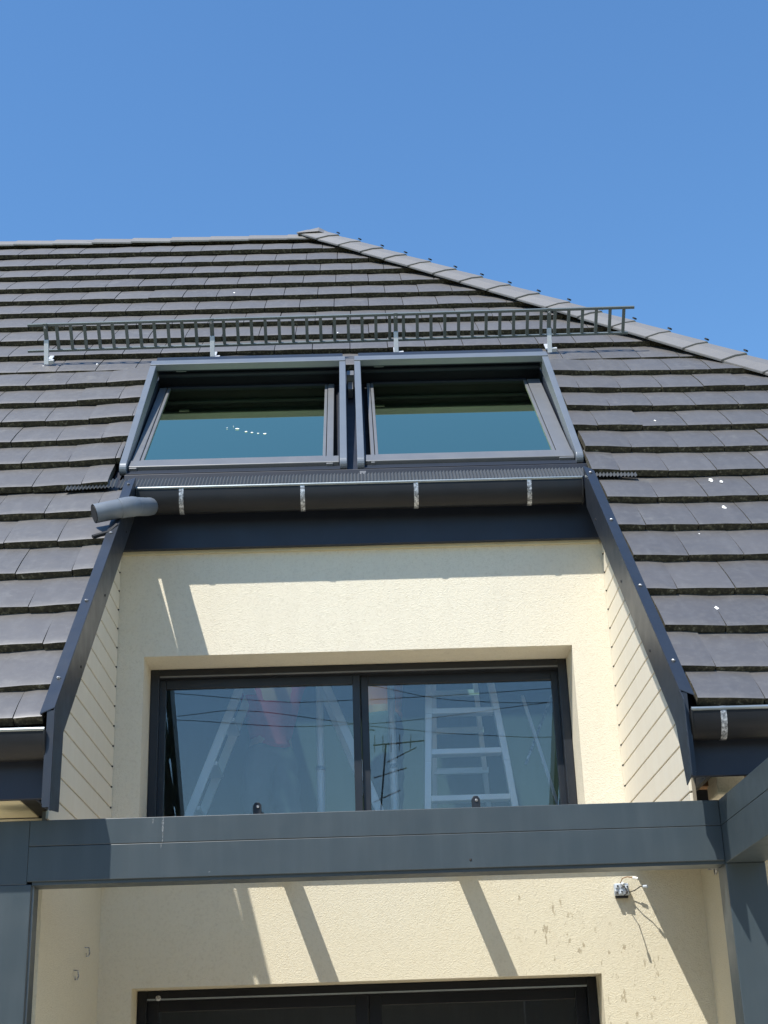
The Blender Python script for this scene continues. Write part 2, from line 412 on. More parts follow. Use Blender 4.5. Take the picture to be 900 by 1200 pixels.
ROWS = [8.505] + [8.38 + .3965 * n for n in range(1, 13)]     # 8.38 ... 13.14
ROWS += [13.545, 13.965, 14.385, 14.80, 15.235, 15.66, 16.10, 16.56, 17.01, 17.49, 17.98]
TH = .041
EU = Matrix.Rotation(radians(45), 4, 'X')
def tile_mesh(u0, u1, L_, hipcut=None, v0=0, var=0):
    """tile in its own frame: x across, y up the slope (0 at the nose), z off the slope (0 at nose top)"""
    b = MB(); rnd = random.Random(var * 31 + 5)
    prof = []
    for t in (0, .03, .14, .4, 1.0):
        zz = -.043 * t * (L_ / .40) + .006 * sin(pi * min(1, t * 1.15)) - (.0015 if t == 0 else 0)
        prof.append((t * L_, zz))
    pts = []; n = len(prof)
    for (y, z) in prof:
        ua, ub = u0, u1
        if hipcut is not None: ub = min(u1, hipcut(v0 + y)); ub = max(ub, ua + .001)
        wav = .0016 * rnd.uniform(-1, 1)
        um = (ua + ub) / 2
        pts += [(ua, y, z - .001), (um, y, z + .0015 + wav), (ub, y, z - .001)]
    k = len(pts)
    for (y, z) in prof:
        ua, ub = u0, u1
        if hipcut is not None: ub = min(u1, hipcut(v0 + y)); ub = max(ub, ua + .001)
        pts += [(ua, y + (.004 if y == 0 else 0), z - TH), ((ua + ub) / 2, y + (.004 if y == 0 else 0), z - TH), (ub, y + (.004 if y == 0 else 0), z - TH)]
    fs = []; mi = []
    for i in range(n - 1):
        for j in (0, 1):
            a = i * 3 + j; fs.append((a, a + 1, a + 4, a + 3)); mi.append(0)
    fs += [(0, k, k + 1, 1), (1, k + 1, k + 2, 2)]; mi += [1, 1]
    for i in range(n - 1):
        a = i * 3; fs.append((a + 3, k + a + 3, k + a, a)); mi.append(1)
        a += 2; fs.append((a, k + a, k + a + 3, a + 3)); mi.append(1)
    b.v = pts; b.f = [list(f) for f in fs]; b.mi = mi
    return b
def tile_data(b, name='roof_tile'):
    me = bpy.data.meshes.new(name); me.from_pydata(b.v, [], b.f)
    me.materials.append(M['tile']); me.materials.append(M['moss'])
    for p, i in zip(me.polygons, b.mi): p.material_index = i; p.use_smooth = (i == 0)
    me.set_sharp_from_angle(angle=radians(40)); return me
W = .29; GAP = .0055
_shared = {}
def lift(u, v):
    z = 0
    if v < 11.0:
        for e in (-1.345, 1.42):
            d = (e - u) if e < 0 else (u - e)
            z += .020 * math.exp(-max(0, d) / .28)
    elif v < 13.3:
        for e in (-1.44, 1.42):
            d = (e - u) if e < 0 else (u - e)
            z += .026 * math.exp(-max(0, d) / .30)
    return z
tiles = []
for r, v in enumerate(ROWS):
    nxt = ROWS[r + 1] if r + 1 < len(ROWS) else v + .3
    if r == len(ROWS) - 1: Lt = 18.10 - v
    else: Lt = min((nxt - v) + .05, 18.09 - v)
    ph = -1.465 if r % 2 == 0 else -1.61            # joint phase
    Wd = W if v < 13.3 else W + (v - 13.3) * .0028
    umax = hipu(v * K)
    spans = []
    k0 = int((-6.9 - ph) / Wd) - 1; k = k0
    while True:
        a, c = ph + k * Wd, ph + (k + 1) * Wd; k += 1
        if a > umax - .04: break
        a += GAP / 2; c -= GAP / 2
        if v < 11.0:   holes = [(-1.343, 1.413)]
        elif v < 11.3: holes = [(-1.455, 1.412)]
        elif v < 13.2: holes = [(-1.435, 1.415)]
        else: holes = []
        segs = [(a, c)]
        for h0, h1 in holes:
            ns = []
            for s0, s1 in segs:
                if s1 <= h0 or s0 >= h1: ns.append((s0, s1)); continue
                if s0 < h0 - .02: ns.append((s0, h0))
                if s1 > h1 + .02: ns.append((h1, s1))
            segs = ns
        for s0, s1 in segs: spans.append((s0, s1, s1 - s0 > Wd - .006))
    for s0, s1, full in spans:
        vv = v + random.uniform(-.004, .004); ww = random.uniform(-.0015, .002)
        if random.random() < .03: ww += .004
        um = (s0 + s1) / 2
        la, lb = lift(s0, v), lift(s1, v)
        roll = -math.atan2(lb - la, s1 - s0) + random.uniform(-.004, .004)
        pit = random.uniform(-.003, .004)
        cut = s1 > hipu((v + Lt) * K)
        P = Vector(RP(um, vv, ww + (la + lb) / 2))
        # screen size rank
        d = (P).dot(fwd); px = 450 + 1695.5 * P.dot(r2) / d; py = 600 - 1695.5 * P.dot(u2) / d
        inview = -40 < px < 940 and -20 < py < 1200
        if inview and v < 11.3 and -1.3 < um < 1.38: inview = False
        tiles.append(dict(s0=s0, s1=s1, full=full, v=v, Lt=Lt, r=r, P=P, roll=roll, pit=pit, cut=cut, area=((s1 - s0) / Wd) / d ** 2 if inview else 0))
tiles.sort(key=lambda t: -t['area'])
rest = MB()
for i, t in enumerate(tiles):
    um = (t['s0'] + t['s1']) / 2; hw = (t['s1'] - t['s0']) / 2
    if i < 298 and t['area'] > 0:
        if t['full'] and not t['cut']:
            key = (t['r'] if t['r'] >= 12 or t['r'] == 0 else 1, i % 4)
            if key not in _shared: _shared[key] = tile_data(tile_mesh(-hw, hw, t['Lt'], var=i % 4))
            me = _shared[key]
        else:
            hc = (lambda yy, um=um: hipu(yy * K) - um - .01) if t['cut'] else None
            me = tile_data(tile_mesh(-hw, hw, t['Lt'], hc, t['v'], var=i % 4))
        o = place(me, 'roof_tile', t['P'] + Vector((0, 0, ZC)), roof)
        o.rotation_euler = (radians(45) + t['pit'], t['roll'], 0)
    else:
        hc = (lambda yy, um=um: hipu(yy * K) - um - .01) if t['cut'] else None
        q = tile_mesh(-hw, hw, t['Lt'], hc, t['v'], var=i % 4)
        mt = Matrix.Translation(t['P']) @ (Matrix.Rotation(radians(45) + t['pit'], 4, 'X') @ Matrix.Rotation(t['roll'], 4, 'Y'))
        base = len(rest.v); rest.v += [tuple(mt @ Vector(p)) for p in q.v]
        rest.f += [[base + j for j in f] for f in q.f]; rest.mi += q.mi
mt_rest = M['tile'].copy()
ntr = mt_rest.node_tree
for nn in list(ntr.nodes):            # tiles joined in one mesh take their shade from the island, not the object
    if nn.type == 'OBJECT_INFO':
        g = ntr.nodes.new('ShaderNodeNewGeometry')
        for l in list(nn.outputs['Random'].links): ntr.links.new(g.outputs['Random Per Island'], l.to_socket)
o = rest.build('roof_tile_field', [mt_rest, M['moss']], roof, smooth=True); o['kind'] = 'stuff'

# bird droppings on the tiles
bd = MB(RP); rs = random.Random(3)
for u, v, s in ((2.10, 11.05, .020), (2.15, 11.0, .014), (2.08, 10.65, .018), (1.86, 10.30, .008), (1.73, 9.38, .014), (2.0, 9.4, .005), (1.97, 12.05, .010), (-1.92, 13.75, .012), (-2.32, 13.72, .008), (-1.02, 15.8, .012), (-1.75, 14.9, .012), (-1.73, 8.9, .012), (-.1, 14.4, .01)):
    n = 9; th = rs.uniform(0, 6); s *= .75
    ring = [(u + s * rs.uniform(.55, 1.2) * cos(th + 2 * pi * k / n), v + 1.8 * s * rs.uniform(.55, 1.2) * sin(th + 2 * pi * k / n), .0) for k in range(n)]
    # sit on the tile surface
    rr = max(i for i, q in enumerate(ROWS) if q <= v + 1e-6); t = (v - ROWS[rr]) / .4
    z = -.043 * t + .006 * sin(pi * min(1, t * 1.15)) + lift(u, v) + .0035
    bd.add([(a, c, z) for a, c, _ in ring] + [(u, v, z + .003)], [(k, (k + 1) % n, n) for k in range(n)])
o = bd.build('bird_droppings', M['white'], roof); o['kind'] = 'stuff'

# ridge and hip caps
def cap_mesh(Lc, wd, dz, up=.0):
    """ridge cap: x along, y across, z up; V section, thicker at the lap end"""
    b = MB()
    pr = [(-wd, -dz), (-wd * .5, -dz * .42), (0, 0), (wd * .5, -dz * .42), (wd, -dz)]
    pts = []
    for x, k in ((0, 1.06), (Lc, .97)):
        lz = .012 if x == 0 else 0
        for y, z in pr: pts.append((x, y * k, z * k + lz))
        for y, z in pr: pts.append((x, y * k * .97, z * k + lz - .016))
    fs = []
    for j in range(4):
        fs += [(j, j + 1, j + 11, j + 10), (j + 5, j + 15, j + 16, j + 6), (j, j + 5, j + 6, j + 1), (j + 10, j + 11, j + 16, j + 15)]
    fs += [(0, 10, 15, 5), (4, 9, 19, 14)]
    b.add(pts, fs); return b
def data_of(b, name, mats, bevel=0):
    me = bpy.data.meshes.new(name); me.from_pydata(b.v, [], b.f)
    for mt in mats: me.materials.append(mt)
    for p, i in zip(me.polygons, b.mi): p.material_index = i
    bm = bmesh.new(); bm.from_mesh(me); bmesh.ops.recalc_face_normals(bm, faces=bm.faces)
    if bevel: bmesh.ops.bevel(bm, geom=[e for e in bm.edges if len(e.link_faces) == 2 and e.calc_face_angle(0) > .6], offset=bevel, segments=2, affect='EDGES', clamp_overlap=True)
    bm.to_mesh(me); bm.free(); return me
rme = data_of(cap_mesh(.415, .17, .15), 'ridge_cap', [M['hip']], .003)
x = -3.412 - .3985 * 9
while x < -.45:
    me = rme
    o = place(me, 'ridge_cap', Vector((x, 12.85, 8.335 + ZC)), roof)
    o.rotation_euler = (random.uniform(-.01, .01), random.uniform(-.008, .008), 0); x += .3985
hd = Vector((1, -1.04, -1.04)).normalized()
hx = hd; hy = Vector((0, 0, 1)).cross(hx).normalized(); hz = hx.cross(hy)
Rm = Matrix((hx, hy, hz)).transposed().to_4x4()
hme = data_of(cap_mesh(-.40, .225, .125), 'hip_cap', [M['hip']], .003)
hipstart = Vector((-.30, 12.85, 8.395))
clip = MB(); clip.box(-.010, .014, -.014, .014, -.002, .010); clip_me = data_of(clip, 'cap_clip', [M['black']])
d = .36
while d < 9.9:
    p = hipstart + hd * d
    o = place(hme, 'hip_cap', p + Vector((0, 0, ZC)), roof)
    o.rotation_euler = (Rm @ Matrix.Rotation(random.uniform(-.008, .008), 4, 'Y')).to_euler()
    o2 = place(clip_me, 'cap_clip', p + hz * .022 - hd * .02 + Vector((0, 0, ZC)), roof)
    o2.rotation_euler = Rm.to_euler()
    d += .385
# end cap where ridge and hip meet
b = MB(); b.add([(-.52, 12.70, 8.27), (-.30, 12.66, 8.26), (-.10, 12.74, 8.22), (-.05, 12.96, 8.24), (-.5, 13.0, 8.27), (-.46, 12.85, 8.36), (-.30, 12.84, 8.42), (-.15, 12.84, 8.33)],
    [(0, 1, 6, 5), (1, 2, 7, 6), (2, 3, 7), (3, 4, 5, 6, 7), (4, 0, 5), (0, 4, 3, 2, 1)])
b.build('ridge_end_cap', M['hip'], roof, .006)

# ------------------------------------------------------------------ rake flashings
def rake(sx, Xi, Xo, dn):
    b = MB(); t = .004
    # inner upright face, in y-z outline: follows the slope, then drops at the eave
    hi, lo = -4.415, -4.675
    tail = [(6.19, 6.19 + lo), (6.18, dn + .025), (5.992, dn), (5.992, 5.992 + hi)] if sx < 0 else [(6.13, 6.13 + lo), (6.045, dn - .017), (5.935, dn + .005), (5.935, 5.935 + hi)]
    yT = 7.86
    poly = [(yT, yT + lo)] + tail + [(yT, yT + hi)]
    b.prism(poly, 'x', Xi, Xi + t * sx)
    # upper narrow face
    ins = Xi + .001 * sx
    p = [(yT, yT + hi + .003), (5.93, 5.93 + hi + .003)]
    pts = [(ins, yT, yT + hi + .004), (ins, 5.99, 5.99 + hi + .004), (Xo, 5.99, 5.99 + hi - .022), (Xo, yT, yT + hi - .022)]
    b.add(pts + [(x, y, z - .004) for x, y, z in pts], [(0, 1, 2, 3), (7, 6, 5, 4), (0, 4, 5, 1), (1, 5, 6, 2), (2, 6, 7, 3), (3, 7, 4, 0)])
    # front closing face at the eave
    Xc = Xi + .032 * sx
    b.box(min(Xi, Xc), max(Xi, Xc), 5.993, 5.997, dn + .012, 1.565)
    b.box(min(Xc, Xc + t * sx), max(Xc, Xc + t * sx), 5.997, 6.17, dn + .03, 1.40)
    o = b.build('rake_flashing', M['flash'], house, label=('left' if sx < 0 else 'right') + ' anthracite flashing along the cut edge of the tiles')
    xm = (Xi + Xo) / 2
    for y in (6.18, 6.72, 7.30, 7.80):
        q = MB(); z = y + hi - .006
        q.ball((xm, y, z), .011, 8, sz=.7); q.build('screw_head', M['zinc'], o, smooth=True)
    for y in (6.45, 6.98, 7.55):
        q = MB(); q.ball((Xi - .001 * sx, y + .05, y - 4.55), .008, 6, sx=.5); q.build('rivet', M['black'], o, smooth=True)
rake(-1, -1.290, -1.352, 1.145); rake(1, 1.362, 1.424, 1.195)

# ------------------------------------------------------------------ fascias and gutters
b = MB(); b.box(-7, -1.328, 6.10, 6.128, 1.213, 1.42); b.build('fascia_board', M['navy'], house, .003, label='dark fascia under the left eave gutter')
b = MB(); b.box(1.40, 6.0, 6.10, 6.128, 1.225, 1.42); b.build('fascia_board', M['navy'], house, .003, label='dark fascia under the right eave gutter')
b = MB(); b.box(-1.392, 1.464, 8.05, 8.085, 3.062, 3.55); b.build('fascia_board', M['navy'], house, .004, label='wide navy fascia over the recessed cream wall')
b = MB(); b.box(-1.385, 1.457, 8.09, 8.134, 3.048, 3.3); b.build('fascia_trim', M['soffit'], house)

def gutter(x0, x1, ylip, zlip, depth=.115, wid=.125, label=None, brackets=(), end_left=True):
    outer = []
    n = 12
    for i in range(n + 1):
        a = pi * i / n
        yy = ylip + wid / 2 - cos(a) * wid / 2
        zz = zlip - (sin(a) ** .85) * depth
        outer.append((yy, zz))
    outer[-1] = (ylip + wid, zlip + .01)
    b = MB()
    inner = [(ylip + wid / 2 + (y - ylip - wid / 2) * .94, z + .004) for y, z in outer]
    poly = outer + inner[::-1]
    nn = len(outer); pts = []
    for x in (x0, x1): pts += [(x, y, z) for y, z in outer] + [(x, y, z) for y, z in inner]
    k = 2 * nn; fs = []
    for i in range(nn - 1):
        fs += [(i, i + 1, k + i + 1, k + i), (nn + i + 1, nn + i, k + nn + i, k + nn + i + 1), (i, nn + i, nn + i + 1, i + 1), (k + i + 1, k + nn + i + 1, k + nn + i, k + i)]
    fs += [(0, k, k + nn, nn), (nn - 1, 2 * nn - 1, k + 2 * nn - 1, k + nn - 1)]
    b.add(pts, fs)
    g = b.build('gutter', M['gutter'], house, smooth=True, label=label)
    b = MB(); b.tube([(x0, ylip, zlip + .004), (x1, ylip, zlip + .004)], .0085, 10); b.build('gutter_lip', M['lip'], g, smooth=True)
    for xe in ([x0] if end_left else []) + [x1]:
        if abs(xe) > 5: continue
        b = MB(); b.prism(outer, 'x', xe - .003, xe + .003); b.build('end_cap', M['gutter'], g, .001)
        b = MB(); b.tube([(xe, y, z - .001) for y, z in outer], .006, 8); b.build('end_bead', M['gutter'], g, smooth=True)
    for xb in brackets:
        b = MB(); ww = .013
        o2 = [(ylip + wid / 2 + (y - ylip - wid / 2) * 1.012, z - .0008) for y, z in outer[:9]]
        pts = [(xb - ww, y, z) for y, z in o2] + [(xb + ww, y, z) for y, z in o2]
        o3 = [(y - .002 if i < 4 else y, z - .0015) for i, (y, z) in enumerate(o2)]
        pts += [(xb - ww, y, z) for y, z in o3] + [(xb + ww, y, z) for y, z in o3]
        q = len(o2); fs = []
        for i in range(q - 1):
            fs += [(i, i + 1, q + i + 1, q + i), (2 * q + i, 3 * q + i, 3 * q + i + 1, 2 * q + i + 1), (i, 2 * q + i, 2 * q + i + 1, i + 1), (q + i, q + i + 1, 3 * q + i + 1, 3 * q + i)]
        b.add(pts, fs); b.box(xb - ww, xb + ww, ylip - .002, ylip + .03, zlip + .010, zlip + .013)
        b.build('gutter_bracket', M['zinc'], g, smooth=True)
    return g
gutter(-7, -1.325, 5.975, 1.478, .118, label='dark gutter along the left eave')
gutter(1.400, 6.0, 5.975, 1.483, .118, label='dark gutter along the right eave with a metal strap', brackets=(1.535, 2.3, 3.1))
gutter(-1.285, 1.352, 7.86, 3.372, .135, .14, label='dark gutter under the two skylights', brackets=(-1.02, -.306, .364, 1.035))

# rainwater outlet pipe
b = MB(); b.tube([(-1.205, 7.93, 3.290), (-1.215, 7.84, 3.250), (-1.240, 7.475, 3.102), (-1.268, 7.425, 3.078), (-1.428, 7.36, 3.018)], .054, 20, open_end=True)
pp = b.build('downpipe', M['pipe'], house, smooth=True, label='short grey outlet pipe from the upper gutter onto the left tiles')
b = MB(); b.tube([(-1.239, 7.50, 3.112), (-1.240, 7.475, 3.102), (-1.268, 7.425, 3.078), (-1.300, 7.412, 3.066)], .0575, 20); b.build('pipe_collar', M['pipe'], pp, smooth=True)
b = MB(); b.tube([(-1.4245, 7.3614, 3.0193), (-1.4295, 7.3594, 3.0174)], .046, 20); b.build('pipe_mouth', M['black'], pp)
b = MB(); b.tube([(-1.42, 7.30, 2.86), (-1.34, 7.34, 2.90), (-1.30, 7.36, 2.95)], .011, 8); b.build('pipe_shadow_bar', M['black'], pp, smooth=True)  # black bar standing in for the pipe's shadow on the tiles

# pleated apron under the skylights
def pleat(b, ua, ub, fv0, fv1, w0, w1, amp=.006, pitch=.0205):
    n = int((ub - ua) / (pitch / 2)); pts = []
    for i in range(n + 1):
        u = ua + (ub - ua) * i / n; z = amp if i % 2 else -amp; t = i / n
        pts += [(u, fv0(t), w0 + z), (u, fv1(t), w1 + z)]
    b.add(pts, [(2 * i, 2 * i + 1, 2 * i + 3, 2 * i + 2) for i in range(n)])
b = MB(RP); pleat(b, -1.40, 1.385, lambda t: 11.145, lambda t: 11.31, .012, .000)
ap = b.build('pleated_apron', M['comb'], house, label='pleated grey apron strip below the skylights')
b = MB(RP); pleat(b, -1.70, -1.405, lambda t: 11.105 + .03 * t, lambda t: 11.165 + .10 * t * t, .022, .028); b.build('apron_end', M['comb'], ap)
b = MB(RP); pleat(b, 1.39, 1.67, lambda t: 11.105 - .02 * t, lambda t: 11.16 - .02 * t, .026, .026); b.build('apron_end', M['comb'], ap)

# ------------------------------------------------------------------ skylights
def skylight(o0, o1, g0, g1, label, left):
    V0, V1 = 11.41, 13.15
    RS = lambda u, v, w: RP(u, v, w - .032 * max(0, v - 11.6) / 1.55)      # the sash lies a little deeper towards its top
    VT = 13.16
    b = MB(RP)                                             # curb and inner dark lining of the hood
    b.box(o0 + .012, o0 + .040, V0 + .06, VT + .05, -.11, .03); b.box(o1 - .040, o1 - .012, V0 + .06, VT + .05, -.11, .03)
    b.box(o0 + .04, o1 - .04, VT + .03, VT + .06, -.11, .06)
    sk = b.build('skylight', M['sky_inner'], house, .002, label=label)
    # hood: side rails, wedge shaped with a rounded foot, and a top bar
    def rail(a, c):
        q = MB(RP)
        out = [(V1 + .02, .06), (V1 + .02, .165), (V1 - .03, .172), (12.3, .112), (V0 + .05, .052)]
        for k in range(1, 7):
            t = pi * .5 * k / 6; out.append((V0 + .05 - .052 * sin(t), .0 + .052 * cos(t)))
        out += [(V0 + .01, -.02), (V0 + .06, -.03), (12.3, .03)]
        n = len(out)
        pts = [(a, v, w_) for v, w_ in out] + [(c, v, w_) for v, w_ in out]
        q.add(pts, [tuple(range(n)), tuple(range(2 * n - 1, n - 1, -1))] + [(i, (i + 1) % n, (i + 1) % n + n, i + n) for i in range(n)])
        return q.build('hood_rail', M['sky_frame'], sk, .004, smooth=False)
    rail(o0, o0 + .044); rail(o1 - .044, o1)
    q = MB(RP); q.box(o0 + .001, o1 - .001, 13.075, 13.172, .128, .176); q.build('hood_bar', M['sky_frame'], sk, .004)
    q = MB(RP); q.box(o0 + .045, o1 - .045, 13.19, 13.22, -.07, .147); q.box(o0 + .045, o1 - .045, 13.168, 13.189, .13, .147); q.build('hood_back', M['sky_inner'], sk)
    q = MB(RP); q.box(o0 + .03, o1 - .02, 13.175, 13.27, .150, .168); q.build('hood_cover', M['flash'], sk, .003)
    q = MB(RP); q.tube([(o0 + .05, 13.15, .07), (o1 - .05, 13.15, .07)], .018, 12); q.build('roller_bar', M['sky_inner'], sk, smooth=True)
    q = MB(RP); q.box(o0 + .045, o1 - .045, 13.080, 13.165, .121, .1275); q.build('reflection_darkener', M['sky_inner'], sk)  # dark strip added below the bar to darken its reflection in the glass
    vx = o0 + (.18 if left else .14)
    q = MB(RP); q.box(vx, vx + .07, 13.09, 13.12, .112, .1205); q.build('vent_slot', M['sky_frame'], sk, .002)
    # sash
    s0, s1 = o0 + .050, o1 - .050
    for a, c in ((s0 + (.0 if left else .035), g0 - .024), (g1 + .024, s1 - (.035 if left else .0))):
        q = MB(RS); q.box(a, c, 11.45, VT - .03, -.05, .016); q.build('sash_cover', M['sky_sash'], sk, .004)
    q = MB(RS); q.box(g0 - .020, g0, 11.60, VT - .02, -.04, .010); q.box(g1, g1 + .020, 11.60, VT - .02, -.04, .010); q.box(g0 - .02, g1 + .02, 11.575, 11.60, -.04, .012)
    q.build('glazing_bead', M['sky_sash'], sk, .003)
    q = MB(RS); q.box(s0 - .002, s1 + .002, 11.462, 11.57, -.04, .022); q.build('bottom_rail', M['sky_sash'], sk, .006)
    q = MB(RS); q.box(s0 - .01, s1 + .01, 11.40, 11.458, -.09, -.002); q.build('bottom_trim', M['sky_inner'], sk, .004)
    q = MB(RS); q.box(g0 - .02, g1 + .02, VT - .015, VT + .02, -.04, .012); q.build('top_rail', M['sky_inner'], sk, .003)
    q = MB(RS); q.box(g0 - .004, g1 + .004, 11.598, VT - .005, -.006, -.002); gl = q.build('glass_pane', M['roof_glass'], sk)
    # lining of the opening, its green darkened for the reflected band in the glass
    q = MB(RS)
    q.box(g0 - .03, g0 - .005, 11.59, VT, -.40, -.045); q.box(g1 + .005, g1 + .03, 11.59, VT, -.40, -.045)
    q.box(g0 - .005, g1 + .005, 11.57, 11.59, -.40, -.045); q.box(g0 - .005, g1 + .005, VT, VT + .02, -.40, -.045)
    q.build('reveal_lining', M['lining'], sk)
    return sk, gl
skL, glL = skylight(-1.425, -.040, -1.300, -.192, 'left skylight, droppings on its glass', True)
skR, glR = skylight(.022, 1.405, .155, 1.238, 'right skylight', False)
q = MB(RP); rs = random.Random(5)
for u, v, s in ((-.83, 12.22, .004), (-.76, 12.20, .010), (-.70, 12.14, .007), (-.66, 12.12, .008), (-.62, 12.10, .006), (-.575, 12.09, .009), (-.79, 12.25, .003)):
    n = 7; ring = [(u + s * 1.5 * rs.uniform(.6, 1.2) * cos(2 * pi * k / n), v + s * rs.uniform(.6, 1.2) * sin(2 * pi * k / n), -.010) for k in range(n)]
    q.add(ring + [(u, v, -.0085)], [(k, (k + 1) % n, n) for k in range(n)])
o = q.build('glass_droppings', M['white'], skL); o['kind'] = 'stuff'
# flashing between and around the skylights
b = MB(RP); b.box(-.10, .08, 11.33, 13.3, -.055, -.045); b.box(-1.46, -1.425, 11.2, 13.25, -.05, -.04); b.box(1.405, 1.44, 11.2, 13.25, -.05, -.04); b.box(-1.46, 1.44, 13.18, 13.50, -.055, -.045); b.box(-1.46, 1.44, 11.10, 11.40, -.05, -.04)
fl = b.build('valley_flashing', M['navy'], house)
b = MB(RP); b.box(-.028, .010, 12.86, 13.02, -.04, .03); b.box(-.035, .018, 13.03, 13.13, -.04, .08); b.box(.035, .075, 11.33, 11.50, -.04, -.01); b.build('joint_bracket', M['sky_sash'], fl, .003)

# ------------------------------------------------------------------ facade windows
def sliding_window(y, x0, x1, z0, z1, name, label, glass, lower=False):
    FM = M['shaded_frame'] if lower else M['frame']
    b = MB()                                              # outer frame
    f = .052
    b.box(x0, x0 + f, y, y + .12, z0, z1); b.box(x1 - f, x1, y, y + .12, z0, z1)
    b.box(x0 + f, x1 - f, y, y + .12, z1 - f, z1); b.box(x0 + f, x1 - f, y, y + .12, z0, z0 + f)
    fr = b.build(name, FM, house, .003, label=label)
    q = MB(); q.box(x0 + f + .002, x1 - f - .002, y - .006, y - .002, z1 - .050, z1 - .041); q.build('drip_strip', M['lip'] if lower else M['sky_sash'], fr)
    s = .062; xm = (x0 + x1) / 2
    for (a, c, yy) in ((x0 + f - .01, xm + .002, y + .045), (xm + .006, x1 - f + .01, y + .075)):
        z_0, z_1 = z0 + f - .01, z1 - f + .006
        p = MB(); st = .045 if not lower else .07
        p.box(a, a + st, yy, yy + .035, z_0, z_1); p.box(c - st, c, yy, yy + .035, z_0, z_1)
        p.box(a + st, c - st, yy, yy + .035, z_1 - s, z_1); p.box(a + st, c - st, yy, yy + .035, z_0, z_0 + s)
        sash = p.build('sash', FM, fr, .003)
        g = MB(); g.box(a + st - .004, c - st + .004, yy + .014, yy + .020, z_0 + s - .004, z_1 - s + .004); g.build('glass_pane', glass, fr)
    return fr
w1 = sliding_window(D + .275, -1.244, 1.244, 1.352, 2.418, 'upper_window', 'wide upper sliding window with two panes', M['door_glass'])
w2 = sliding_window(D + .20, -1.255, 1.255, -1.5, .584, 'patio_door', 'wide dark patio door below the pergola beam', M['door_glass'], True)
b = MB(); 
b = MB(); b.ball((-1.14, D + .19, .545), .016, 8, sy=.5); b.build('drip_cap', M['zinc'], w2, smooth=True)
b = MB(); b.box(-1.26, 1.26, D - .03, D + .25, 1.325, 1.349); b.build('window_sill', M['flash'], house, .003)
for x in (-.602, .648):
    b = MB(); b.prism([(x - .024, 1.50), (x + .024, 1.50), (x + .024, 1.575), (x + .012, 1.592), (x - .012, 1.592), (x - .024, 1.575)], 'y', D + .18, D + .195)
    b.box(x - .02, x + .02, D + .165, D + .25, 1.36, 1.5)
    c = b.build('glass_clamp', M['frame'], w1, .003)
    q = MB(); q.ball((x + .003, D + .176, 1.566), .009, 8, sy=.5); q.build('clamp_screw', M['zinc'], c, smooth=True)

# ------------------------------------------------------------------ rooms behind the glass
b = MB()
b.box(-2.2, 2.2, D + .37, 10.4, 1.02, 1.15)
b.build('interior_floor', M['floor'], house)
b = MB(); b.box(-2.2, 2.2, 10.4, 10.5, -1.6, 5.05)
for x in (-2.3, 2.2): b.prism([(8.52, -1.6), (10.4, -1.6), (10.4, 5.05), (10.1, 5.05), (8.52, 3.47)], 'x', x, x + .1)
b.build('interior_wall', M['plaster'], house)
b = MB(RP)
for (u0, u1, v0, v1) in ((-2.2, -1.31, 11.56, 13.28), (-.18, .14, 11.56, 13.28), (1.25, 2.2, 11.56, 13.28), (-2.2, 2.2, 11.42, 11.56), (-2.2, 2.2, 13.28, 13.75)):
    b.box(u0, u1, v0, v1, -.42, -.39)
b.build('interior_ceiling', M['plaster'], house)
b = MB(); b.box(-2.2, 2.2, 9.98, 10.5, 5.055, 5.10); b.build('interior_ceiling', M['plaster'], house)
b = MB(); b.box(-2.2, 2.2, 8.49, 8.52, 2.44, 3.4); b.box(-2.2, -1.3, 8.49, 8.52, 1.15, 2.44); b.box(1.3, 2.2, 8.49, 8.52, 1.15, 2.44)
b.build('interior_lintel', M['plaster'], house)

# ------------------------------------------------------------------ things in the upper room
FZ = 1.15
stepA = empty('step_ladder', (-.45, 9.0, FZ), 'pale aluminium step ladder seen side on behind the left pane', 'ladder')
def bar(b, p, q, w_, d_, yoff=0):
    p = Vector(p); q = Vector(q); dd = (q - p).normalized(); n1 = Vector((0, 1, 0)); n2 = dd.cross(n1).normalized(); n1 = n2.cross(dd).normalized()
    pts = [tuple(c + n1 * d_ * a + n2 * w_ * e) for c in (p, q) for a, e in ((-1, -1), (1, -1), (1, 1), (-1, 1))]
    b.add(pts, [(3, 2, 1, 0), (4, 5, 6, 7), (0, 1, 5, 4), (1, 2, 6, 5), (2, 3, 7, 6), (3, 0, 4, 7)])
apex = (-.49, FZ + 1.92)
for y, off in ((8.95, 0), (9.38, 0)):
    b = MB(); bar(b, (apex[0] - .03, y, apex[1]), (-1.255, y, FZ + .02), .028, .012); b.build('leg', M['alu'], stepA, .003)
    b = MB(); bar(b, (apex[0] + .03, y, apex[1]), (.29, y, FZ + .02), .026, .012); b.build('leg', M['alu'], stepA, .003)
for k in range(1, 7):
    t = k / 7; x = apex[0] - .03 + (-1.255 + .49 + .03) * t; z = apex[1] + (FZ - apex[1]) * t
    b = MB(); b.box(x - .04, x + .04, 8.965, 9.365, z - .012, z + .012); b.build('tread', M['alu'], stepA, .003)
b = MB(); b.box(apex[0] - .08, apex[0] + .08, 8.93, 9.4, apex[1], apex[1] + .04); b.build('top_cap', M['black'], stepA, .004)

